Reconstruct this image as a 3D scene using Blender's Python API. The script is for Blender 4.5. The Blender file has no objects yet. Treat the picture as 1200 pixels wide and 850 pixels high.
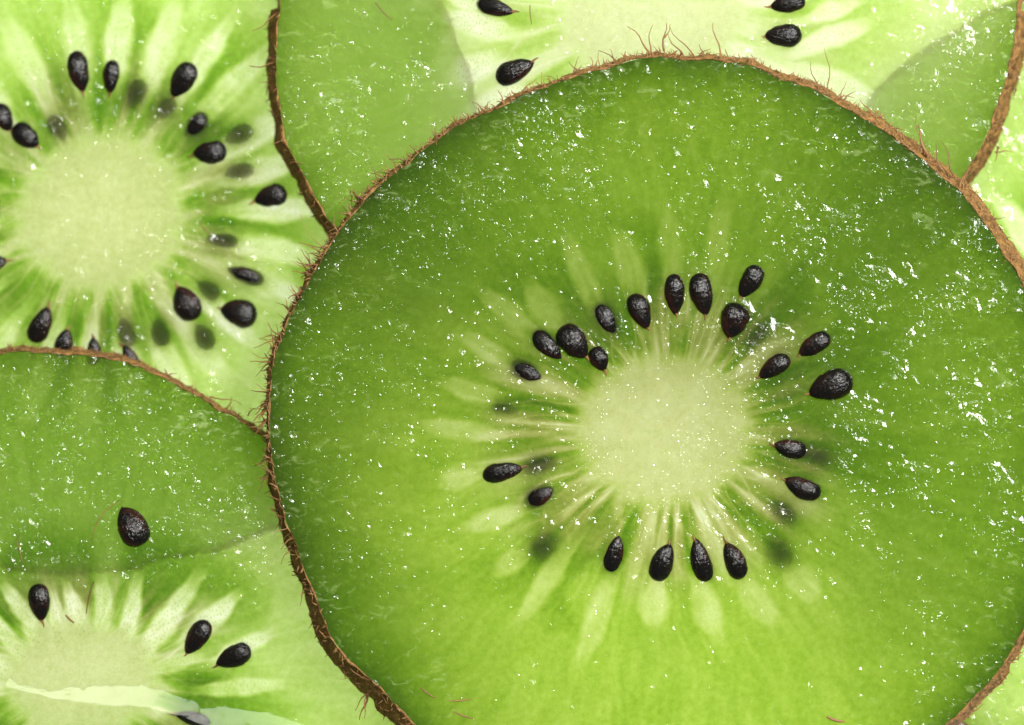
import bpy, math, random
import numpy as np

# ------------------------------------------------------------------ camera, light, exposure
S = 0.005                       # centimetres per photograph pixel: one unit is one centimetre
ZF = 118 * S                    # height of the plane the photograph is measured on (focus plane)
CAM_H = 30.0
sc = bpy.context.scene
COL = sc.collection
rng = np.random.default_rng(7)
random.seed(7)

cam_d = bpy.data.cameras.new('camera')
cam = bpy.data.objects.new('camera', cam_d)
COL.objects.link(cam)
cam.location = (0, 0, ZF + CAM_H)
cam_d.sensor_width = 36
cam_d.lens = 36 * CAM_H / (1200 * S)
cam_d.clip_start = 0.1
cam_d.clip_end = 200
cam_d.dof.use_dof = True
cam_d.dof.focus_distance = CAM_H - 0.04
cam_d.dof.aperture_fstop = 0.13
sc.camera = cam

w = bpy.data.worlds.new('World')
sc.world = w
w.use_nodes = True
w.node_tree.nodes['Background'].inputs[0].default_value = (0.86, 0.93, 1.0, 1)
w.node_tree.nodes['Background'].inputs[1].default_value = 0.12


def area(name, az, el, dist, sx, sy, radiance, color):
    d = bpy.data.lights.new(name, 'AREA')
    d.shape = 'RECTANGLE'
    d.size, d.size_y = sx, sy
    d.energy = radiance * math.pi * sx * sy
    d.color = color
    o = bpy.data.objects.new(name, d)
    COL.objects.link(o)
    a, e = math.radians(az), math.radians(el)
    v = (math.cos(e) * math.cos(a), math.cos(e) * math.sin(a), math.sin(e))
    o.location = (v[0] * dist, v[1] * dist, v[2] * dist + ZF)
    from mathutils import Vector
    o.rotation_euler = Vector(v).to_track_quat('Z', 'Y').to_euler()
    return o


area('key_softbox', 36, 57, 42, 14, 14, 80, (1.0, 0.985, 0.95))
area('top_softbox', 96, 60, 28, 13, 6, 11, (1.0, 1.0, 0.9))

LIGHT_TABLE = 0.82              # radiance of the backlit table
vs = sc.view_settings
vs.view_transform = 'Standard'
vs.look = 'None'
vs.exposure = 0
vs.gamma = 1
sc.cycles.max_bounces = 16
sc.cycles.diffuse_bounces = 6
sc.cycles.glossy_bounces = 4
sc.cycles.transmission_bounces = 12
sc.cycles.transparent_max_bounces = 16
sc.cycles.caustics_reflective = False
sc.cycles.caustics_refractive = True


# ------------------------------------------------------------------ helpers
def P(px, py, zpx):
    """a pixel of the photograph on the plane zpx pixels above the table -> scene centimetres"""
    z = np.asarray(zpx) * S
    k = (ZF + CAM_H - z) / CAM_H
    x, y, z = np.broadcast_arrays((np.asarray(px) - 600) * S * k, (425 - np.asarray(py)) * S * k, z)
    return x, y, z


def _hash(ix, iy, seed):
    h = (ix.astype(np.int64) * 374761393 + iy.astype(np.int64) * 668265263 + seed * 974634533) & 0x7fffffff
    h = ((h ^ (h >> 13)) * 1274126177) & 0x7fffffff
    h = ((h ^ (h >> 16)) * 69069 + 12345) & 0x7fffffff
    return ((h >> 7) & 0xffff) / 32767.5 - 1.0


def vnoise(x, y, seed, period=None):
    x = np.asarray(x, float); y = np.asarray(y, float)
    ix = np.floor(x); iy = np.floor(y)
    fx = x - ix; fy = y - iy
    fx = fx * fx * fx * (fx * (fx * 6 - 15) + 10); fy = fy * fy * fy * (fy * (fy * 6 - 15) + 10)
    x0, x1 = ix, ix + 1
    if period:
        x0 = np.mod(x0, period); x1 = np.mod(x1, period)
    a = _hash(x0, iy, seed); b = _hash(x1, iy, seed)
    c = _hash(x0, iy + 1, seed); d = _hash(x1, iy + 1, seed)
    return (a * (1 - fx) + b * fx) * (1 - fy) + (c * (1 - fx) + d * fx) * fy


def fbm(x, y, seed, oct=4):
    s = 0; a = 0.5; t = 0
    for k in range(oct):
        s = s + a * vnoise(x, y, seed + k * 17); t += a
        x = x * 2.03 + 3.1; y = y * 2.03 + 1.7; a *= 0.5
    return s / t


def sstep(a, b, x):
    t = np.clip((x - a) / (b - a), 0, 1)
    return t * t * (3 - 2 * t)


def add_mesh(name, V, F, mat, parent=None, smooth=True, normals=None, attrs=None):
    me = bpy.data.meshes.new(name)
    V = np.asarray(V, np.float32)
    if isinstance(F, np.ndarray):
        k = F.shape[1]
        me.vertices.add(len(V)); me.vertices.foreach_set('co', V.ravel())
        me.loops.add(F.size); me.loops.foreach_set('vertex_index', F.astype(np.int32).ravel())
        me.polygons.add(len(F))
        me.polygons.foreach_set('loop_start', np.arange(0, F.size, k, dtype=np.int32))
        me.update(calc_edges=True)
        me.validate()
    else:
        me.from_pydata(V.tolist(), [], F)
    if smooth:
        me.polygons.foreach_set('use_smooth', np.ones(len(me.polygons), bool))
    for an, av in (attrs or {}).items():
        at = me.attributes.new(an, 'FLOAT', 'POINT')
        at.data.foreach_set('value', np.asarray(av, np.float32))
    if normals is not None:
        me.normals_split_custom_set_from_vertices(np.asarray(normals, np.float32))
    if mat is not None:
        me.materials.append(mat)
    o = bpy.data.objects.new(name, me)
    COL.objects.link(o)
    if parent is not None:
        o.parent = parent
        o.matrix_parent_inverse = parent.matrix_world.inverted() if False else o.matrix_parent_inverse
    return o


def tag(o, label=None, cat=None, group=None, kind=None):
    if label: o['label'] = label
    if cat: o['category'] = cat
    if group: o['group'] = group
    if kind: o['kind'] = kind
    return o


# ------------------------------------------------------------------ materials
class NT:
    def __init__(self, name):
        self.m = bpy.data.materials.new(name)
        self.m.use_nodes = True
        self.t = self.m.node_tree
        self.t.nodes.clear()
        self.out = self.t.nodes.new('ShaderNodeOutputMaterial')

    def n(self, kind, ins=None, **props):
        nd = self.t.nodes.new(kind)
        for k, v in props.items():
            setattr(nd, k, v)
        for k, v in (ins or {}).items():
            if hasattr(v, 'is_linked') or isinstance(v, bpy.types.NodeSocket):
                self.t.links.new(v, nd.inputs[k])
            else:
                nd.inputs[k].default_value = v
        return nd

    def math(self, op, a, b=0.0, c=0.0, clamp=False):
        return self.n('ShaderNodeMath', {0: a, 1: b, 2: c}, operation=op, use_clamp=clamp).outputs[0]

    def vmath(self, op, a, b=(0, 0, 0)):
        return self.n('ShaderNodeVectorMath', {0: a, 1: b}, operation=op).outputs[0]

    def attr(self, name):
        return self.n('ShaderNodeAttribute', attribute_name=name).outputs['Fac']

    def noise(self, vec, scale, detail=2.0, rough=0.5, out='Fac'):
        return self.n('ShaderNodeTexNoise', {'Vector': vec, 'Scale': scale, 'Detail': detail, 'Roughness': rough}).outputs[out]

    def ramp(self, v, a, b, lo=0.0, hi=1.0):
        return self.n('ShaderNodeMapRange', {0: v, 1: a, 2: b, 3: lo, 4: hi}, interpolation_type='SMOOTHSTEP').outputs[0]

    def mixc(self, f, a, b):
        return self.n('ShaderNodeMix', {0: f, 6: a, 7: b}, data_type='RGBA').outputs[2]

    def mixs(self, f, a, b):
        return self.n('ShaderNodeMixShader', {0: f, 1: a, 2: b}).outputs[0]

    def beads(self, vec, scale, rad, keep, seedoff, s0=0.16, s1=0.50):
        """scattered juice beads: rounded cones of radius rad (in cells) and flank slope s0..s1, kept where a cell's random value < keep"""
        v = self.n('ShaderNodeVectorMath', {0: vec, 1: (seedoff, seedoff * 1.7, 0.0)}, operation='ADD').outputs[0]
        vo = self.n('ShaderNodeTexVoronoi', {'Vector': v, 'Scale': scale, 'Randomness': 1.0}, voronoi_dimensions='2D', feature='F1')
        sep = self.n('ShaderNodeSeparateColor', {0: vo.outputs['Color']})
        r = self.math('MULTIPLY_ADD', sep.outputs[1], rad * 0.8, rad * 0.4)
        q = self.math('DIVIDE', vo.outputs['Distance'], r)
        cap = self.math('SUBTRACT', 1.0, self.math('POWER', q, 1.45), clamp=True)
        on = self.math('LESS_THAN', sep.outputs[0], keep)
        slope = self.math('MULTIPLY_ADD', sep.outputs[2], (s1 - s0) / scale, s0 / scale)
        return self.math('MULTIPLY', self.math('MULTIPLY', cap, on), self.math('MULTIPLY', r, slope))


def geo_pos(t):
    return t.n('ShaderNodeNewGeometry').outputs['Position']


SIG_G = (1.08, 0.64, 3.15)
SIG_Y = (0.80, 0.73, 1.75)


def flesh_mat(name, core=False, sg=None, sy=None, ticks=0.55):
    sg = sg or SIG_G
    sy = sy or SIG_Y
    t = NT(name)
    pos = geo_pos(t)
    dens = t.attr('dens'); yel = t.attr('yel'); loc = t.attr('loc'); wet = t.attr('wet'); milk = t.attr('milk'); clear = t.attr('clear')
    # fine cell texture modulates the pulp's density
    n1 = t.noise(pos, 26, 4.0, 0.6)
    n2 = t.noise(pos, 85 if not core else 100, 2.0, 0.6)
    mod = t.math('ADD', t.math('MULTIPLY_ADD', n1, 0.62, 0.69), t.math('MULTIPLY_ADD', n2, 0.26 if not core else 0.6, -0.13 if not core else -0.30))
    d = t.math('MULTIPLY', dens, mod)
    # dark needle-like ticks inside the pale locules
    tk = t.n('ShaderNodeTexVoronoi', {'Vector': t.vmath('MULTIPLY', pos, (1.0, 0.5, 1.0)), 'Scale': 60.0}, voronoi_dimensions='2D', feature='F1').outputs['Distance']
    tick = t.math('MULTIPLY', t.ramp(tk, 0.10, 0.22, 1.0, 0.0), t.math('MULTIPLY', loc, ticks))
    d = t.math('ADD', d, tick)
    ca = t.vmath('POWER', tuple(math.exp(-s) for s in sg))
    g = t.t.nodes[-1]
    dv = t.n('ShaderNodeCombineXYZ', {0: d, 1: d, 2: d}).outputs[0]
    t.t.links.new(dv, g.inputs[1])
    cb = t.vmath('POWER', tuple(math.exp(-s) for s in sy))
    g2 = t.t.nodes[-1]
    t.t.links.new(dv, g2.inputs[1])
    tint = t.mixc(yel, ca, cb)
    # wisps of torn cell wall: slightly milky
    wv = t.n('ShaderNodeTexNoise', {'Vector': t.vmath('MULTIPLY', pos, (1.0, 1.7, 1.0)), 'Scale': 9.0, 'Detail': 5.0, 'Roughness': 0.62, 'Distortion': 1.3}).outputs['Fac']
    fl_ = t.n('ShaderNodeTexNoise', {'Vector': t.vmath('MULTIPLY', pos, (1.0, 1.5, 1.0)), 'Scale': 34.0, 'Detail': 3.0, 'Roughness': 0.6, 'Distortion': 1.0}).outputs['Fac']
    wisp = t.math('MULTIPLY', t.math('MAXIMUM', t.ramp(wv, 0.55, 0.68), t.math('MULTIPLY', t.ramp(fl_, 0.60, 0.72), 0.8)), t.math('MULTIPLY', milk, 0.11))
    # relief: fine cell relief + juice beads
    fine = t.math('MULTIPLY', t.noise(pos, 120, 2.0, 0.55), 0.06 * S)
    mid = t.math('MULTIPLY', t.noise(pos, 42, 3.0, 0.55), 0.30 * S)
    patch = t.ramp(t.noise(pos, 3.2, 3.0, 0.6), 0.40, 0.68)
    keep = t.math('MULTIPLY', wet, t.math('MULTIPLY_ADD', patch, 0.95, 0.12))
    if core:
        b1 = t.beads(pos, 34, 0.44, t.math('MULTIPLY', keep, 0.55), 0.3)
        b2 = t.beads(pos, 60, 0.46, t.math('MULTIPLY', keep, 0.9), 5.1)
    else:
        wob = t.vmath('ADD', t.vmath('MULTIPLY', pos, (1.0, 1.0, 0.0)),
                      t.vmath('SCALE', t.vmath('SUBTRACT', t.noise(pos, 30, 2.0, 0.5, 'Color'), (0.5, 0.5, 0.5))))
        t.t.nodes[-2 if False else -1]
        sc_node = [k for k in t.t.nodes if k.type == 'VECT_MATH' and k.operation == 'SCALE'][-1]
        sc_node.inputs['Scale'].default_value = 0.035
        b1 = t.beads(wob, 12, 0.40, t.math('MULTIPLY', keep, 0.55), 0.3)
        b2 = t.math('ADD', t.beads(wob, 24, 0.44, t.math('MULTIPLY', keep, 0.7), 5.1), t.beads(wob, 40, 0.46, t.math('MULTIPLY', keep, 0.6), 9.7))
    h = t.math('ADD', t.math('ADD', fine, mid), t.math('ADD', b1, b2))
    if not core:      # the wet skin wrinkles where juice has gathered
        wr = t.noise(wob, 17, 0.4, 0.4)
        h = t.math('ADD', h, t.math('MULTIPLY', t.math('MULTIPLY', wr, t.ramp(keep, 0.12, 0.95)), 2.3 * S))
    bump = t.n('ShaderNodeBump', {'Strength': 1.0, 'Distance': 1.0, 'Height': h}).outputs[0]
    soft = t.n('ShaderNodeBump', {'Strength': 0.25, 'Distance': 1.0, 'Height': mid}).outputs[0]
    refr = t.n('ShaderNodeBsdfRefraction', {'Color': tint, 'Roughness': t.math('MULTIPLY_ADD', clear, -0.60, 0.56), 'IOR': 1.18, 'Normal': soft}).outputs[0]
    tran = t.n('ShaderNodeBsdfTranslucent', {'Color': tint}).outputs[0]
    dcol = t.mixc(yel, (0.20, 0.32, 0.05, 1), (0.46, 0.48, 0.20, 1))
    dcol = t.mixc(wisp, dcol, (0.8, 0.85, 0.6, 1))
    diff = t.n('ShaderNodeBsdfDiffuse', {'Color': dcol, 'Normal': soft}).outputs[0]
    body = t.mixs(clear, tran, refr)
    body = t.mixs(t.math('ADD', wisp, 0.05 if not core else 0.085), body, diff)
    fr = t.n('ShaderNodeFresnel', {'IOR': 1.38, 'Normal': bump}).outputs[0]
    gl = t.n('ShaderNodeBsdfGlossy', {'Color': (1, 1, 1, 1), 'Roughness': 0.085, 'Normal': bump}).outputs[0]
    t.t.links.new(t.mixs(fr, body, gl), t.out.inputs[0])
    return t.m


def seed_mat():
    t = NT('seed_coat')
    oc = t.n('ShaderNodeTexCoord').outputs['Object']
    st = t.vmath('MULTIPLY', oc, (14.0, 60.0, 60.0))
    n = t.noise(st, 1.4, 3.0, 0.6)
    spk = t.noise(oc, 42.0, 2.0, 0.6)
    big = t.noise(oc, 9.0, 2.0)
    oi = t.n('ShaderNodeObjectInfo').outputs['Random']
    red = t.math('MULTIPLY', t.ramp(big, 0.42, 0.68), t.math('MULTIPLY_ADD', oi, 0.9, 0.1))
    c = t.mixc(red, (0.004, 0.0035, 0.003, 1), (0.020, 0.006, 0.004, 1))
    c = t.mixc(t.ramp(n, 0.60, 0.78, 0.0, 0.22), c, (0.085, 0.075, 0.03, 1))
    bump = t.n('ShaderNodeBump', {'Strength': 1.0, 'Distance': 0.007, 'Height': t.math('MULTIPLY_ADD', spk, 0.7, n)}).outputs[0]
    p = t.n('ShaderNodeBsdfPrincipled', {'Base Color': c, 'Roughness': 0.10, 'Normal': bump, 'IOR': 1.31})
    t.t.links.new(p.outputs[0], t.out.inputs[0])
    return t.m


def rind_mat():
    t = NT('brown_rind')
    pos = geo_pos(t)
    n = t.noise(pos, 22, 5.0, 0.65)
    n2 = t.noise(pos, 75, 3.0, 0.6)
    c = t.mixc(t.ramp(n, 0.32, 0.66), (0.060, 0.030, 0.010, 1), (0.32, 0.165, 0.05, 1))
    c = t.mixc(t.ramp(n2, 0.56, 0.74, 0.0, 0.75), c, (0.42, 0.28, 0.12, 1))
    c = t.mixc(t.ramp(n2, 0.30, 0.42, 0.75, 0.0), c, (0.05, 0.018, 0.006, 1))
    h = t.math('ADD', t.math('MULTIPLY', n, 3.0 * S), t.math('MULTIPLY', n2, 1.6 * S))
    bump = t.n('ShaderNodeBump', {'Strength': 1.0, 'Distance': 1.0, 'Height': h}).outputs[0]
    p = t.n('ShaderNodeBsdfPrincipled', {'Base Color': c, 'Roughness': 0.72, 'Normal': bump, 'Specular IOR Level': 0.25})
    tr = t.n('ShaderNodeBsdfTranslucent', {'Color': (0.30, 0.15, 0.04, 1)}).outputs[0]
    t.t.links.new(t.mixs(0.18, p.outputs[0], tr), t.out.inputs[0])
    return t.m


def hair_mat():
    t = NT('brown_hair')
    oi = t.n('ShaderNodeObjectInfo').outputs['Random']
    pos = geo_pos(t)
    c = t.mixc(oi, (0.13, 0.058, 0.018, 1), (0.34, 0.18, 0.06, 1))
    c = t.mixc(t.math('MULTIPLY', t.noise(pos, 40, 2.0), 0.5), c, (0.08, 0.03, 0.01, 1))
    p = t.n('ShaderNodeBsdfPrincipled', {'Base Color': c, 'Roughness': 0.55})
    tr = t.n('ShaderNodeBsdfTranslucent', {'Color': (0.45, 0.22, 0.06, 1)}).outputs[0]
    t.t.links.new(t.mixs(0.3, p.outputs[0], tr), t.out.inputs[0])
    return t.m


def juice_mat(name, rough=0.04, body=(0.97, 0.99, 0.93, 1), ripple=1.1):
    t = NT(name)
    pos = geo_pos(t)
    h = t.math('MULTIPLY', t.noise(pos, 10, 3.0, 0.5), ripple * S)
    bump = t.n('ShaderNodeBump', {'Strength': 1.0, 'Distance': 1.0, 'Height': h}).outputs[0]
    fr = t.n('ShaderNodeFresnel', {'IOR': 1.36, 'Normal': bump}).outputs[0]
    gl = t.n('ShaderNodeBsdfGlossy', {'Color': (1, 1, 1, 1), 'Roughness': rough, 'Normal': bump}).outputs[0]
    tr = t.n('ShaderNodeBsdfTransparent', {'Color': body}).outputs[0]
    t.t.links.new(t.mixs(fr, tr, gl), t.out.inputs[0])
    return t.m


def table_mat():
    t = NT('backlit_white_acrylic')
    e = t.n('ShaderNodeEmission', {'Color': (1.0, 1.0, 0.96, 1), 'Strength': LIGHT_TABLE}).outputs[0]
    d = t.n('ShaderNodeBsdfDiffuse', {'Color': (0.8, 0.8, 0.8, 1)}).outputs[0]
    t.t.links.new(t.n('ShaderNodeAddShader', {0: e, 1: d}).outputs[0], t.out.inputs[0])
    return t.m


M_FLESH = flesh_mat('green_kiwi_flesh', ticks=0.22)
M_CORE = flesh_mat('pale_kiwi_core', core=True)
PALE_G, PALE_Y = (1.02, 0.60, 2.35), (0.82, 0.71, 1.55)
M_FLESH2 = flesh_mat('pale_ripe_kiwi_flesh', sg=PALE_G, sy=PALE_Y)
M_CORE2 = flesh_mat('creamy_kiwi_core', core=True, sg=PALE_G, sy=PALE_Y)
M_SEED = seed_mat()
M_RIND = rind_mat()
M_HAIR = hair_mat()
M_CAP = juice_mat('clear_cap', 0.06, (1, 1, 1, 1), 0.1)
M_JUICE = juice_mat('kiwi_juice', 0.07, ripple=1.1)

# ------------------------------------------------------------------ the backlit table
tv = []
for zz in (-3 * S, -60 * S):
    for (x, y) in ((-9, -8), (11, -8), (11, 8), (-9, 8)):
        tv.append((x, y, zz))
table = add_mesh('light_table', tv, [(0, 1, 2, 3), (7, 6, 5, 4), (0, 4, 5, 1), (1, 5, 6, 2), (2, 6, 7, 3), (3, 7, 4, 0)], table_mat(), smooth=False)
tag(table, 'white backlit table under the kiwi slices', kind='structure')


# ------------------------------------------------------------------ seeds
def seed_proto():
    V, F = [], []
    nu, nv = 20, 16
    for i in range(1, nu):
        u = i / nu
        x = -math.cos(math.pi * u)            # -1 blunt end .. +1 tip
        r = math.sqrt(max(0, 1 - x * x)) * (1 - 0.22 * x - 0.10 * x * x * x)
        for j in range(nv):
            a = 2 * math.pi * j / nv
            V.append((x, r * math.cos(a), r * math.sin(a)))
    for i in range(nu - 2):
        for j in range(nv):
            F.append((i * nv + j, i * nv + (j + 1) % nv, (i + 1) * nv + (j + 1) % nv, (i + 1) * nv + j))
    b = len(V); V.append((-1.0, 0, 0)); V.append((1.06, 0, 0))
    for j in range(nv):
        F.append((b, (j + 1) % nv, j))
        F.append((b + 1, (nu - 2) * nv + j, (nu - 2) * nv + (j + 1) % nv))
    return np.array(V), F


SV, SF = seed_proto()
# each seed gets slightly different proportions baked into its mesh


def make_seed(name, L, W, parent=None, seed=0, thick=0.66):
    r = np.random.default_rng(seed)
    V = SV.copy()
    bend = r.uniform(-0.10, 0.10)
    V[:, 1] += bend * V[:, 0] ** 2
    n = fbm(V[:, 0] * 2.2 + seed, V[:, 1] * 2.2 + V[:, 2], seed + 3, 2)
    V[:, 1:] *= (1 + 0.09 * n + 0.035 * fbm(V[:, 0] * 6 + seed, V[:, 1] * 6 + V[:, 2] * 5, seed + 9, 2))[:, None]
    V = V * np.array([L / 2, W / 2, W / 2 * thick]) * S
    return add_mesh(name, V, SF, M_SEED, parent)


def tube(pts, radii, sides=5):
    pts = np.asarray(pts, float); V = []; F = []
    n = len(pts)
    for i in range(n):
        d = pts[min(i + 1, n - 1)] - pts[max(i - 1, 0)]
        d /= np.linalg.norm(d) + 1e-12
        a = np.cross(d, (0.13, 0.21, 0.97)); a /= np.linalg.norm(a) + 1e-12
        b = np.cross(d, a)
        for j in range(sides):
            t = 2 * math.pi * j / sides
            V.append(pts[i] + radii[i] * (a * math.cos(t) + b * math.sin(t)))
    for i in range(n - 1):
        for j in range(sides):
            F.append((i * sides + j, i * sides + (j + 1) % sides, (i + 1) * sides + (j + 1) % sides, (i + 1) * sides + j))
    F.append(tuple(range(sides))); F.append(tuple(range((n - 1) * sides, n * sides)))
    return V, F


# ------------------------------------------------------------------ slices
def outline_fn(c, pts, nth):
    """radius of the outline about c for nth angles, through measured points"""
    a = np.array([math.atan2(c[1] - p[1], p[0] - c[0]) for p in pts])
    r = np.array([math.hypot(p[0] - c[0], p[1] - c[1]) for p in pts])
    o = np.argsort(a); a = a[o]; r = r[o]
    th = np.linspace(-math.pi, math.pi, nth, endpoint=False)
    R = np.interp(th, np.concatenate([a[-3:] - 2 * math.pi, a, a[:3] + 2 * math.pi]), np.concatenate([r[-3:], r, r[:3]]))
    k = max(3, nth // 60) | 1
    kern = np.hanning(k + 2)[1:-1]; kern /= kern.sum()
    R = np.convolve(np.concatenate([R[-k:], R, R[:k]]), kern, 'same')[k:-k]
    return th, R


def ang_interp(th, table):
    a = np.array([math.radians(x[0]) for x in table]); v = np.array([x[1] for x in table], float)
    return np.interp(th, np.concatenate([a - 2 * math.pi, a, a + 2 * math.pi]), np.tile(v, 3))


def make_slice(label, c, pts, ztop, thick, core, locs, seeds, flare, k, nth, nr, seed, wetf, ring=(52, 1.0),
               base=1.0, loc_d=0.3, sept=0.35, clear=0.4, core_d=0.8, ring_b=0.25, loc_amp=1.0, pale=True, gel=0.8, hairs=(), nhair=60, nfuzz=400, hair_bias=None, milk=0.6, rimk=1.0):
    """one kiwi slice: flesh, core, locules, seeds, rind, hairs under one Empty"""
    x0, y0, z0 = P(c[0], c[1], ztop - thick)
    root = bpy.data.objects.new('kiwi_slice', None)
    COL.objects.link(root)
    root.location = (float(x0), float(y0), float(z0))
    tag(root, label, 'kiwi slice', 'kiwi slices on the backlit table')
    org = np.array([float(x0), float(y0), float(z0)])
    th, R = outline_fn(c, pts, nth)
    R = R + 1.6 * vnoise((th + math.pi) / (2 * math.pi) * 70, th * 0, seed + 91, 70) + 0.9 * vnoise((th + math.pi) / (2 * math.pi) * 210, th * 0, seed + 92, 210)
    tt = np.linspace(0.0, 1.0, nr + 1)[1:]
    TH, TT = np.meshgrid(th, tt, indexing='ij')
    RR = R[:, None] * TT
    px = c[0] + RR * np.cos(TH); py = c[1] - RR * np.sin(TH)
    rimd = R[:, None] - RR
    ca, cb, crot = core
    rc = (ca * cb) / np.sqrt((cb * np.cos(TH - crot)) ** 2 + (ca * np.sin(TH - crot)) ** 2)
    rc = rc * (1 + 0.035 * vnoise((TH + math.pi) / (2 * math.pi) * 14, TH * 0, seed + 5, 14))
    q = RR / rc
    U = (TH + math.pi) / (2 * math.pi)

    def anis(M, Lr, sd, warp=0.0):
        u = U * M + (warp * vnoise(U * 18, RR / 70, sd + 7, 18) if warp else 0)
        return vnoise(u, RR / Lr, sd, M)

    corem = sstep(1.22, 0.84, q + 0.09 * anis(ring[0], 60, seed + 1) + 0.03 * fbm(px / 9, py / 9, seed + 2, 2))
    st = 0.85 * anis(ring[0], 150, seed + 11, 0.8) + 0.6 * anis(int(ring[0] * 2.1), 90, seed + 12, 0.8)
    ringm = sstep(0.92, 1.15, q) * sstep(2.5, 1.45, q) * ring[1]
    d = base * (1.0 + 0.09 * fbm(px / 46, py / 46, seed + 21, 4) + 0.08 * anis(150, 55, seed + 22, 1.5) + 0.09 * anis(330, 30, seed + 23, 2.0))
    d = d + rimk * (0.80 * np.exp(-rimd / 14.0) + 0.36 * np.exp(-rimd / 55.0))
    yel = 0.16 + 0.06 * fbm(px / 70, py / 70, seed + 17, 3) + 0.55 * ringm * sstep(-0.5, 0.7, st)
    d = d - base * 0.55 * ringm * st + base * ring_b * ringm
    # crisp pale fibres that run from the core out between the seeds
    vein = np.clip(1.3 * (1 - np.abs(anis(44, 420, seed + 13, 1.1))) ** 9 + 0.8 * (1 - np.abs(anis(70, 260, seed + 14, 1.0))) ** 10, 0, 1)
    vz = sstep(0.86, 1.08, q) * sstep(2.6, 1.3, q)
    d = d - base * 0.38 * ring[1] * vein * vz
    yel = np.clip(yel + 0.5 * vein * vz, 0, 1)
    oz = sstep(1.6, 2.6, q)
    pv = (1 - np.abs(anis(60, 170, seed + 15, 2.2))) ** 8 * np.clip(0.5 + fbm(px / 60, py / 60, seed + 16, 2), 0, 1)
    d = d - base * 0.16 * pv * oz
    # septa: long dark green rays between the locules
    lm = np.zeros_like(d); lid = -np.ones(d.shape, int); lbest = np.zeros_like(d)
    wv = 3.5 * fbm(px / 22, py / 22, seed + 31, 3)
    for i, (ax, ay, bx, by, wd, amp) in enumerate(locs):
        L = math.hypot(bx - ax, by - ay)
        ux, uy = (bx - ax) / L, (by - ay) / L
        s = ((px - ax) * ux + (py - ay) * uy) / L
        v = np.abs(-(px - ax) * uy + (py - ay) * ux + wv)
        wloc = wd * 0.5 * np.clip(0.55 + 0.75 * np.sin(np.clip(s * 0.85 + 0.12, 0, 1) * math.pi) * 0.6, 0.2, 1.2)
        m = sstep(1.36, 0.58, v / wloc) * sstep(-0.6, 0.2, s) * sstep(1.35, 0.72, s + 0.07 * wv / 3.5)
        m = m * np.minimum(amp * loc_amp, 1.0) * (0.86 + 0.22 * fbm(px / 16, py / 16, seed + 33, 2))
        upd = m > lbest
        lbest = np.where(upd, m, lbest)
        lid = np.where(upd & (m > 0.33 * amp), i, lid)
        lm = np.maximum(lm, m)
    midz = sstep(1.15, 1.5, q) * sstep(3.3, 2.2, q)
    sp = anis(26, 300, seed + 41, 0.7)
    d = d + base * sept * midz * (1 - np.clip(lm * 1.4, 0, 1)) * sstep(-0.3, 0.8, sp + 0.25)
    d = d * (1 - np.clip(lm, 0, 1)) + loc_d * base * np.clip(lm, 0, 1) * (1.3 + 0.9 * anis(240, 60, seed + 34, 1.2) + 0.5 * fbm(px / 12, py / 12, seed + 35, 2))
    yel = yel + 0.35 * lm * (1 - yel)
    cd = base * (core_d + 0.08 * fbm(px / 16, py / 16, seed + 51, 4) + 0.05 * anis(40, 30, seed + 52)) - 0.14 * base * sstep(1.0, 0.3, q)
    d = d * (1 - corem) + cd * corem
    yel = np.clip(yel * (1 - corem) + 0.92 * corem, 0, 1)
    # green gel round the seeds that lie under the cut face
    for (sx, sy, L, W, ang, dep) in seeds:
        if dep < 0.1: continue
        a = math.radians(ang)
        ex = ((px - sx) * math.cos(a) - (py - sy) * math.sin(a)) / (L * 0.5)
        ey = (-(px - sx) * math.sin(a) - (py - sy) * math.cos(a)) / (W * 0.5)
        d = d + gel * np.exp(-(ex * ex + ey * ey) / 1.1)
    d = np.maximum(d * k, 0.03)
    # relief in pixels
    zz = 1.3 * fbm(px / 34, py / 34, seed + 61, 3) + 0.2 * ringm * st - 0.4 * lm + 0.6 * corem + 0.35 * anis(110, 50, seed + 62, 1.0) * (1 - corem) * sstep(1.0, 1.6, q)
    zz = zz - 0.5 * np.exp(-rimd / 6.0)
    for (sx, sy, L, W, ang, dep) in seeds:
        if dep > 0.3: continue
        a = math.radians(ang)
        ex = ((px - sx) * math.cos(a) - (py - sy) * math.sin(a)) / (L * 0.5)
        ey = (-(px - sx) * math.sin(a) - (py - sy) * math.cos(a)) / (W * 0.5)
        e = np.sqrt(ex * ex + ey * ey)
        zz = zz + 0.25 * np.exp(-((e - 1.15) / 0.3) ** 2)
    X, Y, Z = P(px, py, ztop + zz)
    loc = lm * sstep(0.35, 0.6, lm)
    wet = wetf(px, py, q, rimd)
    mk = milk * np.ones_like(d) * (1 - corem) * (1 - 0.7 * lm) * (0.4 + 0.9 * sstep(140, 30, rimd))

    # normals of the whole cut face, so that the parts meet without a seam
    Pn = np.stack([X, Y, Z], -1)
    dth = np.roll(Pn, -1, 0) - np.roll(Pn, 1, 0)
    dr = np.empty_like(Pn); dr[:, 1:-1] = Pn[:, 2:] - Pn[:, :-2]; dr[:, 0] = Pn[:, 1] - Pn[:, 0]; dr[:, -1] = Pn[:, -1] - Pn[:, -2]
    N = np.cross(dr, dth); N /= np.linalg.norm(N, axis=-1, keepdims=True) + 1e-15
    nv = nth * nr
    ii, jj = np.meshgrid(np.arange(nth), np.arange(nr - 1), indexing='ij')
    i2 = (ii + 1) % nth
    Q = np.stack([ii * nr + jj, ii * nr + jj + 1, i2 * nr + jj + 1, i2 * nr + jj], -1).reshape(-1, 4)
    reg = np.where(q < 1.0, -2, lid)
    rq = reg[ii, jj].ravel()
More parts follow.
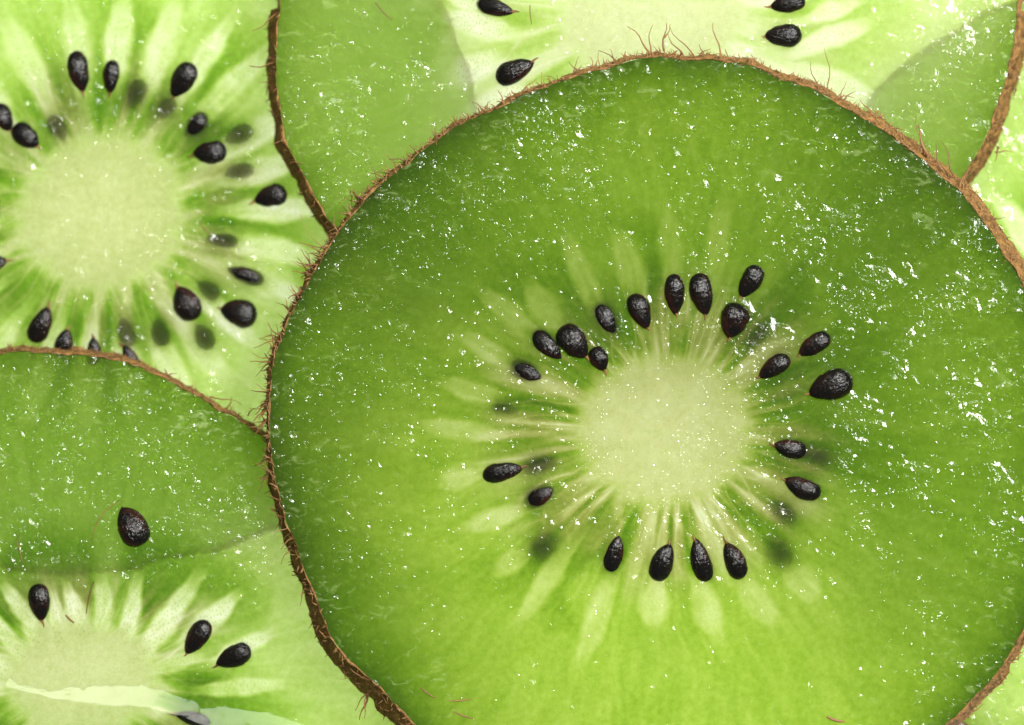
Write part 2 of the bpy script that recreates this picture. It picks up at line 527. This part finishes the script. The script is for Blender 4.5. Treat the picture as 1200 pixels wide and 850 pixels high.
    Pf = Pn.reshape(-1, 3) - org; Nf = N.reshape(-1, 3)
    A = {'dens': d.ravel(), 'yel': yel.ravel(), 'loc': loc.ravel(), 'wet': wet.ravel(), 'milk': mk.ravel(), 'clear': (clear * (1 - 0.5 * corem)).ravel()}

    def piece(name, sel, mat, fan=False):
        Fq = Q[sel]
        used = np.unique(Fq)
        rem = np.full(nv, -1); rem[used] = np.arange(len(used))
        V = Pf[used]; Nn = Nf[used]; at = {kk: vv[used] for kk, vv in A.items()}
        Fr = rem[Fq]
        o = add_mesh(name, V, Fr, mat, root, normals=Nn, attrs=at)
        return o
    mf, mc = (M_FLESH2, M_CORE2) if pale else (M_FLESH, M_CORE)
    piece('flesh', rq == -1, mf)
    # the middle of the core is closed by a fan of quads collapsed on the axis
    co = piece('core', rq == -2, mc)
    hub = Pf.reshape(nth, nr, 3)[:, 0]
    bmv = np.vstack([hub, hub.mean(0, keepdims=True)])
    hubo = add_mesh('core_centre', bmv, [(i, (i + 1) % nth, nth) for i in range(nth)], mc, co,
                    attrs={kk: np.concatenate([vv.reshape(nth, nr)[:, 0], [vv.reshape(nth, nr)[:, 0].mean()]]) for kk, vv in A.items()})
    for i in range(len(locs)):
        s = rq == i
        if s.sum() > 30:
            piece('locule', s, mf)

    # seeds
    for n_, (sx, sy, L, W, ang, dep) in enumerate(seeds):
        o = make_seed('seed', L, W, root, seed * 100 + n_)
        zc = ztop + 2.0 - dep * 21.0 if dep < 0.34 else ztop - 2.2 - 0.33 * W - (dep - 0.34) * 9.0
        xx, yy, z_ = P(sx, sy, zc)
        o.location = (float(xx) - org[0], float(yy) - org[1], float(z_) - org[2])
        tilt = (0.10 if dep < 0.1 else 0.22) * (1 if dep < 0.34 else 0.0)
        o.rotation_euler = (random.uniform(-0.15, 0.15) * (dep < 0.34), -tilt * random.uniform(0.1, 1.0), math.radians(ang))
        if dep >= 0.34:
            o['label'] = 'seed seen dimly under a film of flesh'
            m = 20
            V = [(0, 0, 0.0)]
            F = []
            for rr_ in (0.5, 1.0):
                for j in range(m):
                    a = 2 * math.pi * j / m
                    V.append((rr_ * L / 2 * S * math.cos(a), rr_ * W / 2 * S * math.sin(a), -0.8 * rr_ * rr_ * S))
            for j in range(m):
                F.append((0, 1 + j, 1 + (j + 1) % m))
                F.append((1 + j, 1 + m + j, 1 + m + (j + 1) % m, 1 + (j + 1) % m))
            f = add_mesh('clear_cap', V, F, M_CAP, o)  # added clear cap, nearly invisible, outlines the buried seed above the flesh
            f.rotation_euler = (-o.rotation_euler[0], -o.rotation_euler[1], 0)
            f.location = (0, 0, (ztop + 3.2 - zc) * S)
        elif dep <= 0.12:
            # the brown stalk that ties the seed to the core
            s0 = np.array([L / 2 * 0.92, 0, 0]); dirv = np.array([1.0, random.uniform(-0.3, 0.3), -0.15])
            ln = random.uniform(5, 10)
            pts_ = [(s0 + dirv * ln * u + np.array([0, 1.2 * math.sin(u * 3), 0])) * S for u in (0, 0.35, 0.7, 1.0)]
            V, F = tube(pts_, [2.2 * S, 1.5 * S, 1.0 * S, 0.5 * S], 6)
            add_mesh('funicle', V, F, M_HAIR, o)

    # rind: a band from the cut edge round to the underside
    fl = ang_interp(th, flare)
    prof = [(-0.9, -1.5, 0.4), (0.0, 0.7, 0.7), (0.6, 0.5, 0.8), (0.9, -2.0, 0.9), (1.1, -8.0, 0.9)]
    steps = 9
    rings = []
    u70 = (th + math.pi) / (2 * math.pi)
    np_ = len(prof) + steps
    for j in range(np_):
        if j < len(prof):
            dr_, dz_, am = prof[j]
            fr_ = 0
        else:
            fr_ = (j - len(prof) + 1) / steps
            dr_ = 1.1; dz_ = -8.0 - fr_ * (thick - 8.0); am = 1.0
        fr2 = max(0.0, -dz_ / thick)
        nz = 1.9 * vnoise(u70 * 130, th * 0 + j * 0.45, seed + 71, 130) + 1.4 * vnoise(u70 * 420, th * 0 + j * 0.8, seed + 72, 420) + 1.2 * np.maximum(0, vnoise(u70 * 90, th * 0 + j * 0.3, seed + 74, 90)) ** 2 * 3
        rad = R + dr_ + (fl - 1.1) * np.sin(fr2 * math.pi / 2) ** 1.0 * (1 if fr_ or fr2 > 0.1 else 0) + am * nz
        zq = ztop + dz_ + (0.9 * am * vnoise(u70 * 240, th * 0 + j * 0.5, seed + 73, 240) if j < np_ - 1 else 0)
        X, Y, Z = P(c[0] + rad * np.cos(th), c[1] - rad * np.sin(th), zq)
        rings.append(np.stack([X, Y, Z], -1) - org)
    G = np.stack(rings, 1)
    ii, jj = np.meshgrid(np.arange(nth), np.arange(np_ - 1), indexing='ij')
    i2 = (ii + 1) % nth
    RQ = np.stack([ii * np_ + jj, ii * np_ + jj + 1, i2 * np_ + jj + 1, i2 * np_ + jj], -1).reshape(-1, 4)
    rind = add_mesh('rind', G.reshape(-1, 3), RQ, M_RIND, root)

    # hairs on the rind
    r_ = np.random.default_rng(seed + 5)

    def rim_point(a, drop):
        i = int((a + math.pi) / (2 * math.pi) * nth) % nth
        j = 2 + int(drop * (np_ - 4))
        return rings[j][i].copy()

    def strand(base, vec, L, curl, rad0, segs=6):
        n = vec / np.linalg.norm(vec)
        side = np.cross(n, (0, 0, 1)); side /= np.linalg.norm(side) + 1e-9
        pts_ = []; wob = r_.uniform(0, 6.28)
        for s_ in np.linspace(0, 1, segs):
            p = base + (n * L * s_ + side * curl * L * s_ * s_ + side * 0.04 * L * math.sin(wob + s_ * 7)) * S
            pts_.append(p)
        return tube(pts_, [rad0 * S * (1 - 0.75 * s_) for s_ in np.linspace(0, 1, segs)], 5)

    for (bx, by, tx, ty, curl, rad0) in hairs:
        a = math.atan2(c[1] - by, bx - c[0])
        X, Y, Z = P(bx, by, ztop - 3.0); b = np.array([float(X), float(Y), float(Z)]) - org
        L = math.hypot(tx - bx, ty - by)
        V, F = strand(b, np.array([tx - bx, by - ty, -2.0]), L * 1.1, curl, rad0 * 1.25)
        add_mesh('hair', V, F, M_HAIR, rind)
        if len(hairs) > 30 and bx < 440:      # the left rim carries tufts
            for _t in range(3):
                V, F = strand(b + r_.normal(0, 3.0, 3) * S * np.array([1, 1, 0.6]), np.array([tx - bx + r_.normal(0, 7), by - ty + r_.normal(0, 7), r_.uniform(-8, 2)]),
                              L * r_.uniform(0.5, 1.1), curl + r_.normal(0, 0.4), rad0 * r_.uniform(0.5, 1.0))
                add_mesh('hair', V, F, M_HAIR, rind)
    for _ in range(nhair):
        a = r_.uniform(-math.pi, math.pi)
        if hair_bias is not None:
            lo, hi = hair_bias
            if r_.random() < 0.55: a = math.radians(r_.uniform(lo, hi))
        b = rim_point(a, r_.uniform(0, 0.6))
        L = r_.uniform(7, 20) * (1.3 if r_.random() < 0.2 else 1)
        aa = a + r_.normal(0, 0.65)
        V, F = strand(b, np.array([math.cos(aa), math.sin(aa), r_.uniform(-0.5, 0.35)]), L, r_.normal(0, 0.35), r_.uniform(0.6, 1.2))
        add_mesh('hair', V, F, M_HAIR, rind)
    FV, FF = [], []
    for _ in range(nfuzz):
        a = r_.uniform(-math.pi, math.pi)
        b = rim_point(a, r_.uniform(0, 0.9))
        aa = a + r_.normal(0, 1.1)
        V, F = strand(b, np.array([math.cos(aa), math.sin(aa), r_.uniform(-0.5, 0.5)]), r_.uniform(2.5, 8), r_.normal(0, 0.5), r_.uniform(0.5, 1.3), 4)
        o_ = len(FV); FV += [tuple(v) for v in V]; FF += [tuple(i + o_ for i in f) for f in F]
    for _ in range(int(nfuzz * 0.06)):
        a = r_.uniform(-math.pi, math.pi)
        b = rim_point(a, r_.uniform(0, 0.8))
        aa = a + r_.choice([-1, 1]) * (math.pi / 2 - abs(r_.normal(0.12, 0.12)))
        V, F = strand(b, np.array([math.cos(aa), math.sin(aa), r_.uniform(-0.15, 0.2)]), r_.uniform(8, 24), r_.normal(0, 0.15), r_.uniform(0.5, 1.3), 6)
        o_ = len(FV); FV += [tuple(v) for v in V]; FF += [tuple(i + o_ for i in f) for f in F]
    fz = add_mesh('fuzz', FV, FF, M_HAIR, rind)
    fz['kind'] = 'stuff'
    return root


def polar_locs(c, items, r0, r1, wd, amp, jit=8, seed=1):
    r = np.random.default_rng(seed)
    out = []
    for it in items:
        a = math.radians(it)
        s0 = r0 + r.uniform(-jit, jit); s1 = r1 + r.uniform(-jit * 2, jit * 2)
        out.append((c[0] + s0 * math.cos(a), c[1] - s0 * math.sin(a), c[0] + s1 * math.cos(a), c[1] - s1 * math.sin(a),
                    wd * r.uniform(0.85, 1.15), amp * r.uniform(0.8, 1.1)))
    return out


# --- A: the large slice on top
cA = (780, 505)
A_PTS = [(770, 66), (800, 69), (850, 71), (900, 84), (950, 105), (1000, 133), (1050, 166), (1090, 197), (1128, 230), (1153, 261), (1176, 297),
         (1200, 331), (1232, 410), (1245, 500), (1243, 590), (1226, 675), (1198, 744), (1182, 770), (1162, 796), (1134, 825), (1114, 843),
         (1040, 905), (920, 975), (780, 995), (640, 965), (540, 900), (479, 840), (444, 805), (403, 770), (380, 725), (362, 680), (348, 640), (331, 600),
         (320, 555), (315, 510), (315, 470), (318, 440), (329, 400), (346, 360), (363, 325), (386, 290), (405, 265), (421, 243), (450, 213), (476, 193),
         (520, 158), (560, 137), (600, 118), (650, 98), (700, 82), (740, 71)]
A_LOC = [(700, 357, 663, 283, 27, .55), (747, 340, 725, 276, 31, .5), (650, 385, 622, 336, 36, .5), (625, 392, 567, 343, 29, .55), (598, 424, 543, 394, 24, .55),
         (580, 465, 522, 450, 28, .5), (572, 508, 498, 498, 24, .5), (556, 556, 518, 566, 26, .5), (605, 600, 543, 618, 24, .6), (612, 650, 580, 670, 26, .45),
         (660, 652, 613, 722, 28, .5), (714, 682, 684, 768, 29, .52), (769, 690, 765, 732, 35, .6), (822, 690, 838, 742, 34, .62), (876, 690, 906, 728, 34, .55),
         (930, 670, 956, 703, 35, .5), (787, 318, 785, 250, 30, .45), (840, 312, 846, 242, 30, .42), (905, 325, 935, 285, 26, .18), (985, 595, 1030, 620, 24, .12)]
A_SEEDS = [(791, 345, 48, 23, 272, 0), (822, 345, 50, 27, 280, 0), (879, 330, 42, 25, 238, 0), (860, 376, 42, 33, 255, 0), (886, 395, 34, 17, 230, .42),
           (954, 404, 42, 23, 212, 0), (907, 430, 42, 22, 213, 0), (973, 452, 54, 34, 200, 0), (750, 365, 44, 25, 293, .02), (711, 374, 42, 23, 300, .30),
           (672, 401, 46, 32, 310, 0), (641, 405, 44, 22, 315, .14), (702, 421, 30, 22, 295, 0), (616, 436, 40, 22, 335, .32), (592, 479, 30, 14, 350, .62),
           (589, 553, 48, 22, 12, .04), (633, 545, 42, 21, 15, .38), (632, 582, 38, 24, 30, .33), (637, 640, 38, 28, 50, .62), (720, 650, 44, 22, 75, .20),
           (776, 659, 46, 27, 68, 0), (821, 657, 52, 24, 105, .06), (861, 657, 46, 25, 113, .04), (911, 647, 42, 28, 125, .58), (926, 526, 40, 22, 168, .10),
           (957, 536, 32, 18, 160, .45), (940, 572, 46, 25, 155, .08), (916, 600, 38, 22, 145, .45)]


def wetA(px, py, q, rimd):
    right = np.exp(-((px - 1040) / 150) ** 2 - ((py - 430) / 170) ** 2) + 0.5 * np.exp(-((px - 1190) / 40) ** 2 - ((py - 590) / 40) ** 2)
    top = np.exp(-(((px - 640) / 130) ** 2 + ((py - 215) / 90) ** 2))
    left = np.exp(-(((px - 430) / 90) ** 2 + ((py - 420) / 150) ** 2))
    low = sstep(620, 760, py) * sstep(1150, 1000, px)
    return np.clip(0.43 + 0.30 * np.exp(-((q - 1.45) / 0.4) ** 2) + 0.95 * right + 0.40 * top + 0.25 * left - 0.36 * low, 0.03, 1.1)


A_HAIRS = [(731, 77, 705, 60, .0, .9), (760, 62, 749, 30, -.35, 1.1), (762, 62, 758, 32, .2, .9), (777, 60, 779, 30, .05, 1.2), (779, 45, 788, 32, -.2, .8), (800, 64, 780, 46, .2, .9),
           (815, 66, 782, 40, .2, .8), (846, 68, 833, 32, .1, 1.1), (704, 88, 702, 62, -.05, .7), (683, 96, 671, 73, -.1, 1.0), (640, 112, 632, 88, .1, 1.0),
           (612, 122, 609, 108, 0, 1.2), (572, 135, 558, 130, .2, .8), (563, 148, 564, 172, -.1, .8), (586, 145, 604, 163, .1, .6), (960, 106, 945, 78, .2, .8),
           (971, 110, 973, 62, -.1, .8), (981, 115, 997, 108, .4, .9), (985, 114, 989, 98, .1, .7), (1086, 183, 1076, 150, .0, 1.8), (1084, 182, 1070, 140, .1, .7),
           (1102, 200, 1094, 172, .1, .9), (1118, 206, 1104, 168, .05, .9), (1124, 220, 1134, 195, .1, 1.0), (1128, 222, 1130, 204, .1, .8), (1097, 200, 1091, 210, 0, 1.6),
           (428, 238, 412, 230, .3, 1.5), (434, 230, 446, 229, -.2, 1.4), (412, 229, 414, 240, .2, .8), (386, 296, 352, 291, .2, 1.0), (378, 300, 364, 293, -.3, .8),
           (372, 312, 348, 308, .0, 1.0), (366, 315, 362, 295, -.2, .8), (363, 318, 345, 322, .2, .8), (354, 343, 338, 345, -.3, 1.2), (350, 350, 340, 338, .2, 1.0),
           (330, 395, 312, 386, .3, 1.1), (328, 400, 300, 400, -.25, .8), (322, 405, 315, 390, .2, 1.0), (318, 422, 296, 428, .2, .9), (312, 470, 302, 486, .15, 1.1), (311, 480, 298, 492, .0, 1.3),
           (313, 490, 300, 510, .1, 1.0), (309, 540, 300, 548, .2, .9), (312, 556, 306, 575, .1, .9), (431, 815, 424, 842, .1, 1.2), (1160, 258, 1176, 254, .1, .8), (1205, 320, 1212, 305, .1, .8)]

make_slice('large kiwi slice on top with its whole round core and seed ring in view', cA, A_PTS, 140, 44, (100, 87, 0.0), A_LOC, A_SEEDS,
           [(-180, 3), (-160, 9), (-140, 17), (-90, 12), (-45, 8), (0, 8), (30, 13), (55, 9), (75, 5), (90, 3), (120, 2.5), (150, 2.5)], 1.03, 1300, 180, 11, wetA, clear=0.06, loc_amp=1.15, pale=False, core_d=0.66, ring=(62, 1.6), ring_b=0.3, sept=0.6, loc_d=0.16, rimk=1.15,
           hairs=A_HAIRS, nhair=110, nfuzz=2400, hair_bias=(120, 200), milk=1.2)

# --- B: left slice, lowest, with bright locules
cB = (118, 250)
B_PTS = [(118 + r * math.cos(math.radians(a)), 250 - r * math.sin(math.radians(a))) for a, r in
         ((0, 440), (15, 452), (30, 462), (45, 455), (70, 440), (100, 430), (140, 425), (180, 430), (220, 425), (255, 424), (268, 420), (280, 408), (300, 418), (330, 430))]
B_LOC = polar_locs(cB, [116, 98, 84, 70, 56, 44, 27, 15, 1, -12, -23, -40, -53, -66, -80, -95, -110, -128, -145, -160, -175, 168, 152, 134], 155, 246, 31, .88, 12, 4)
B_SEEDS = [(92, 84, 50, 25, 280, 0), (130, 90, 40, 20, 265, .02), (160, 110, 36, 22, 250, .40), (214, 94, 46, 28, 240, 0), (195, 127, 28, 20, 235, .6), (230, 147, 36, 22, 230, .33),
           (280, 158, 36, 22, 205, .4), (246, 179, 40, 27, 185, 0), (280, 201, 36, 18, 190, .5), (317, 230, 40, 26, 195, 0), (30, 160, 38, 27, 320, 0), (68, 150, 34, 20, 300, .5),
           (3, 138, 36, 24, 300, .05), (260, 282, 38, 17, 175, .36), (288, 323, 46, 20, 160, .32), (218, 356, 44, 32, 118, 0), (280, 366, 44, 33, 168, 0), (48, 381, 46, 26, 65, 0),
           (75, 403, 36, 22, 75, 0), (110, 412, 34, 18, 90, 0), (148, 390, 36, 20, 105, .5), (188, 390, 34, 22, 105, .42), (239, 395, 34, 22, 120, .42), (152, 418, 30, 16, 120, 0),
           (-4, 308, 24, 18, 10, 0), (245, 340, 30, 20, 140, .6)]
make_slice('pale backlit kiwi slice at left, tucked lowest, with white rays round its core', cB, B_PTS, 45, 43, (95, 88, 0.2), B_LOC, B_SEEDS,
           [(0, 4), (180, 4)], 0.78, 900, 130, 23, lambda px, py, q, rimd: 0.45 + 0.25 * sstep(1.6, 1.0, q) + 0.0 * px, ring=(50, 1.5), loc_d=0.2, sept=1.15, clear=0.48, core_d=1.15, ring_b=0.6, gel=1.9,
           nhair=20, nfuzz=200, milk=0.3, rimk=0.6)

# --- E: slice at the right, mostly hidden
cE = (1330, 440)
E_PTS = [(1027, 113), (1090, 60), (1160, 17), (1250, -18), (985, 180), (930, 300), (912, 420), (925, 550), (966, 650), (1030, 735), (1085, 800), (1134, 850), (1230, 905),
         (1400, 900), (1600, 800), (1720, 600), (1740, 400), (1680, 180), (1520, 30), (1390, -25)]
make_slice('bright kiwi slice at right, mostly hidden under the largest slice', cE, E_PTS, 43, 41, (95, 90, 0.0),
           polar_locs(cE, list(range(0, 360, 16)), 150, 245, 36, .9, 10, 9),
           [],
           [(0, 4), (180, 4)], 0.74, 800, 110, 37, lambda px, py, q, rimd: 0.85 + 0.0 * px, loc_d=0.13, sept=0.9, nhair=10, nfuzz=150, milk=0.3, rimk=0.6)

# --- C: slice at the top
cC = (762, 12)
C_PTS = [(329, 0), (325, 50), (324, 100), (334, 160), (343, 182), (356, 208), (371, 233), (388, 262), (399, 275), (440, 315), (520, 360), (640, 390), (762, 396), (880, 385), (990, 345),
         (1070, 280), (1133, 198), (1156, 157), (1171, 122), (1183, 73), (1195, 0), (1198, -80), (1120, -250), (950, -390), (762, -430), (560, -390), (400, -250), (340, -100)]
C_LOC = [(588, 36, 530, 22, 34, .95), (572, 72, 528, 92, 36, .95), (632, 112, 556, 128, 34, .95), (560, 5, 525, -8, 26, .9), (940, 58, 1010, 30, 26, .75), (938, 84, 1020, 116, 34, .8), (955, 20, 1005, 2, 22, .7)] + \
    polar_locs(cC, [-45, -60, -75, -90, -105, -120, -135, 40, 60, 80, 100, 120, 140], 150, 245, 36, .8, 10, 6)
C_SEEDS = [(603, 83, 48, 27, 25, 0), (580, 9, 46, 20, 345, .12), (918, 42, 44, 27, 182, 0), (923, 4, 42, 22, 190, .02)]


def wetC(px, py, q, rimd):
    return np.clip(0.35 + 1.0 * np.exp(-(((px - 440) / 75) ** 2 + ((py - 120) / 70) ** 2)) + 0.35 * sstep(1000, 1080, px), 0.05, 1.1)


C_HAIRS = [(325, 14, 306, 40, .3, 1.0), (323, 74, 296, 82, .15, 1.1), (334, 160, 321, 172, .2, .8), (1190, 104, 1190, 114, .2, 1.0), (1170, 172, 1168, 188, .1, 1.1), (1166, 178, 1186, 176, .1, .8), (390, 268, 382, 266, .1, 1.0)]
make_slice('kiwi slice at the top edge, pale core cropped, two black seeds right of it', cC, C_PTS, 92, 44, (104, 80, 0.0), C_LOC, C_SEEDS,
           [(0, 13), (-25, 16), (-60, 8), (-150, 6), (180, 1.5), (90, 6), (-45, 5), (-90, 4), (-130, 5)], 0.45, 900, 130, 41, wetC, loc_d=0.14, sept=0.8, core_d=1.35, hairs=C_HAIRS, nhair=24, nfuzz=700, milk=1.5, rimk=1.1)

# --- D: slice at lower left
cD = (95, 795)
D_PTS = [(-60, 435), (0, 417), (20, 412), (67, 414), (133, 421), (167, 431), (207, 451), (247, 474), (290, 498), (340, 540), (410, 610), (470, 700), (500, 800), (480, 920), (400, 1060),
         (250, 1170), (95, 1200), (-100, 1150), (-240, 1020), (-300, 840), (-270, 660), (-180, 520)]
D_LOC = [(70, 757, 62, 700, 16, .85), (97, 748, 80, 692, 24, .9), (120, 733, 120, 684, 24, .9), (148, 748, 160, 684, 22, .9), (168, 765, 226, 684, 27, .95), (222, 745, 272, 702, 25, .95),
         (262, 770, 312, 744, 22, .9), (186, 782, 232, 770, 20, .7), (245, 808, 322, 802, 22, .7), (26, 770, -12, 722, 22, .9), (8, 788, -30, 764, 22, .9), (40, 735, 8, 690, 20, .9), (50, 760, 28, 728, 18, .7)]
D_SEEDS = [(46, 706, 44, 26, 275, .06), (231, 747, 46, 25, 236, .06), (274, 770, 44, 26, 205, .07), (226, 842, 42, 16, 165, .02)]


def wetD(px, py, q, rimd):
    return np.clip(1.0 * sstep(700, 640, py) + 0.03, 0.03, 1)


D_HAIRS = [(197, 440, 205, 435, .3, .9), (246, 466, 280, 464, .3, .8), (290, 487, 296, 478, .1, 1.0), (15, 409, 4, 412, .1, 1.0)]
make_slice('kiwi slice at lower left, dark above and pale below, with juice over its core', cD, D_PTS, 92, 44, (92, 62, 0.0), D_LOC, D_SEEDS,
           [(0, 4), (30, 5), (90, 5), (180, 5), (-40, 4)], 0.78, 900, 130, 53, wetD, ring=(44, 1.5), ring_b=0.35, loc_d=0.16, sept=1.5, core_d=1.0, gel=0.8, clear=0.42, hairs=D_HAIRS, nhair=16, nfuzz=700, milk=1.7, rimk=0.8)

# ------------------------------------------------------------------ loose bits
def top_at(px, py, zpx):
    X, Y, Z = P(px, py, zpx)
    return float(X), float(Y), float(Z)


ls = make_seed('kiwi_seed', 50, 36, None, 777, 0.6)
ls.location = top_at(155, 617, 99)
ls.rotation_euler = (0.1, 0.0, math.radians(118))
tag(ls, 'single loose black seed lying on the dark band of the lower left slice', 'seed')


def loose_hair(x0, y0, x1, y1, z, rad, bend, label):
    pts = []
    L = math.hypot(x1 - x0, y1 - y0)
    nx, ny = -(y1 - y0) / L, (x1 - x0) / L
    for u in np.linspace(0, 1, 8):
        b = bend * math.sin(u * math.pi) * L
        X, Y, Z = P(x0 + (x1 - x0) * u + nx * b, y0 + (y1 - y0) * u + ny * b, z + 1.5 + 0.8 * math.sin(u * 5))
        pts.append((float(X), float(Y), float(Z)))
    o0 = np.array(pts[0])
    V, F = tube(np.array(pts) - o0, [0.78 * rad * S * (0.55 + 0.45 * math.sin(math.pi * (0.15 + 0.8 * u))) for u in np.linspace(0, 1, 8)], 6)
    o = add_mesh('loose_hair', V, F, M_HAIR)
    o.location = o0
    tag(o, label, 'hair', 'loose rind hairs on the slices')


loose_hair(110, 681, 101, 719, 93, 1.0, .03, 'straight brown hair upright between white rays of the lower left slice')
loose_hair(77, 721, 87, 730, 93, 1.6, .05, 'short thick brown sliver just above the lower left core')
loose_hair(140, 586, 107, 634, 93, .7, .12, 'thin curved hair just left of the loose black seed')
loose_hair(23, 626, 28, 662, 93, .7, .08, 'thin hair on dark flesh at the left edge of the lower left slice')
loose_hair(493, 806, 510, 818, 141, 1.2, .05, 'hair at bottom of the largest slice nearest its left rind')
loose_hair(527, 821, 552, 819, 141, 1.1, .05, 'upper of two level hairs near the bottom of the largest slice')
loose_hair(532, 834, 555, 842, 141, 1.1, .05, 'lower of two level hairs near the bottom of the largest slice')
loose_hair(969, 840, 990, 846, 141, 2.2, .06, 'thick brown rind scrap at bottom right of the largest slice')
loose_hair(440, 3, 460, 24, 93, .8, .05, 'thin hair on green flesh at the upper left of the top slice')
loose_hair(621, 6, 623, 28, 93, .8, .03, 'short upright hair above the left black seed of the top slice')
loose_hair(234, 259, 246, 275, 46, .9, .05, 'short hair right of the pale core of the left slice')

for (bx, by, br, lab) in ((236, 782, 3.0, 'second from left'), (242.5, 779.5, 2.8, 'rightmost'), (230.5, 790, 3.4, 'lowest and largest'), (220, 774, 2.2, 'small one apart at upper left')):
    V, F = [], []
    nu, nv2 = 8, 14
    for i in range(nu):
        ph = (i + 0.5) / nu * math.pi / 2 * 1.15
        for j in range(nv2):
            a = 2 * math.pi * j / nv2
            V.append((br * S * math.sin(ph) * math.cos(a), br * S * math.sin(ph) * math.sin(a), br * S * math.cos(ph) * 0.8))
    for i in range(nu - 1):
        for j in range(nv2):
            F.append((i * nv2 + j, (i + 1) * nv2 + j, (i + 1) * nv2 + (j + 1) % nv2, i * nv2 + (j + 1) % nv2))
    F.append(tuple(range(nv2)))
    o = add_mesh('air_bubble', V, F, M_JUICE)
    o.location = top_at(bx, by, 93)
    tag(o, 'tiny clear bubble beside the lower left seeds, ' + lab, 'bubble', 'tiny bubbles in the juice')

# juice pooled over the core of the lower left slice: a film with a sloping brim
UP = np.array([(-60, 800), (-10, 806), (5, 804), (12, 793), (20, 800), (40, 804), (60, 809), (90, 803), (98, 809), (104, 803), (130, 803), (165, 802), (200, 811), (228, 821), (236, 829), (262, 827), (300, 832), (345, 842), (390, 868)], float)
xs = np.linspace(-60, 372, 260)
edge = np.interp(xs, UP[:, 0], UP[:, 1]) + 1.2 * vnoise(xs / 5, xs * 0, 3)
bandw = np.interp(xs, [-60, 12, 30, 60, 120, 180, 230, 250, 330, 372], [4, 8, 9, 13, 24, 24, 26, 28, 26, 20])
ny = 48
low = np.interp(xs, [-60, 0, 20, 60, 120, 160, 200, 240, 300, 372], [800, 804, 807, 818, 827, 827, 836, 850, 868, 890])
kk = np.hanning(25); kk /= kk.sum()
low = np.convolve(np.pad(low, 12, 'edge'), kk, 'valid')
V = []
for j in range(ny):
    v = 0.0 if j == 0 else 0.8 + ((j - 1) / (ny - 2)) ** 1.4 * 150
    yy = edge + v
    over = np.maximum(yy - low, 0)
    hh = 0.335 * (np.minimum(yy, low) - low) + (1 - np.exp(-over / 3.0)) * 1.0 + 13.0
    hh = np.maximum(hh, 0.6) if j else 0.2 + 0 * xs
    X, Y, Z = P(xs, yy, 92.5 + hh)
    V.append(np.stack([X, Y, Z], -1))
G = np.stack(V, 0)
o0 = G[0, 0].copy()
nx_ = len(xs)
ii, jj = np.meshgrid(np.arange(ny - 1), np.arange(nx_ - 1), indexing='ij')
Qj = np.stack([ii * nx_ + jj, (ii + 1) * nx_ + jj, (ii + 1) * nx_ + jj + 1, ii * nx_ + jj + 1], -1).reshape(-1, 4)
pud = add_mesh('juice_puddle', (G - o0).reshape(-1, 3), Qj, M_JUICE)
pud.location = o0
tag(pud, 'shallow pool of clear juice with a pale gleaming brim at the bottom left', 'juice')
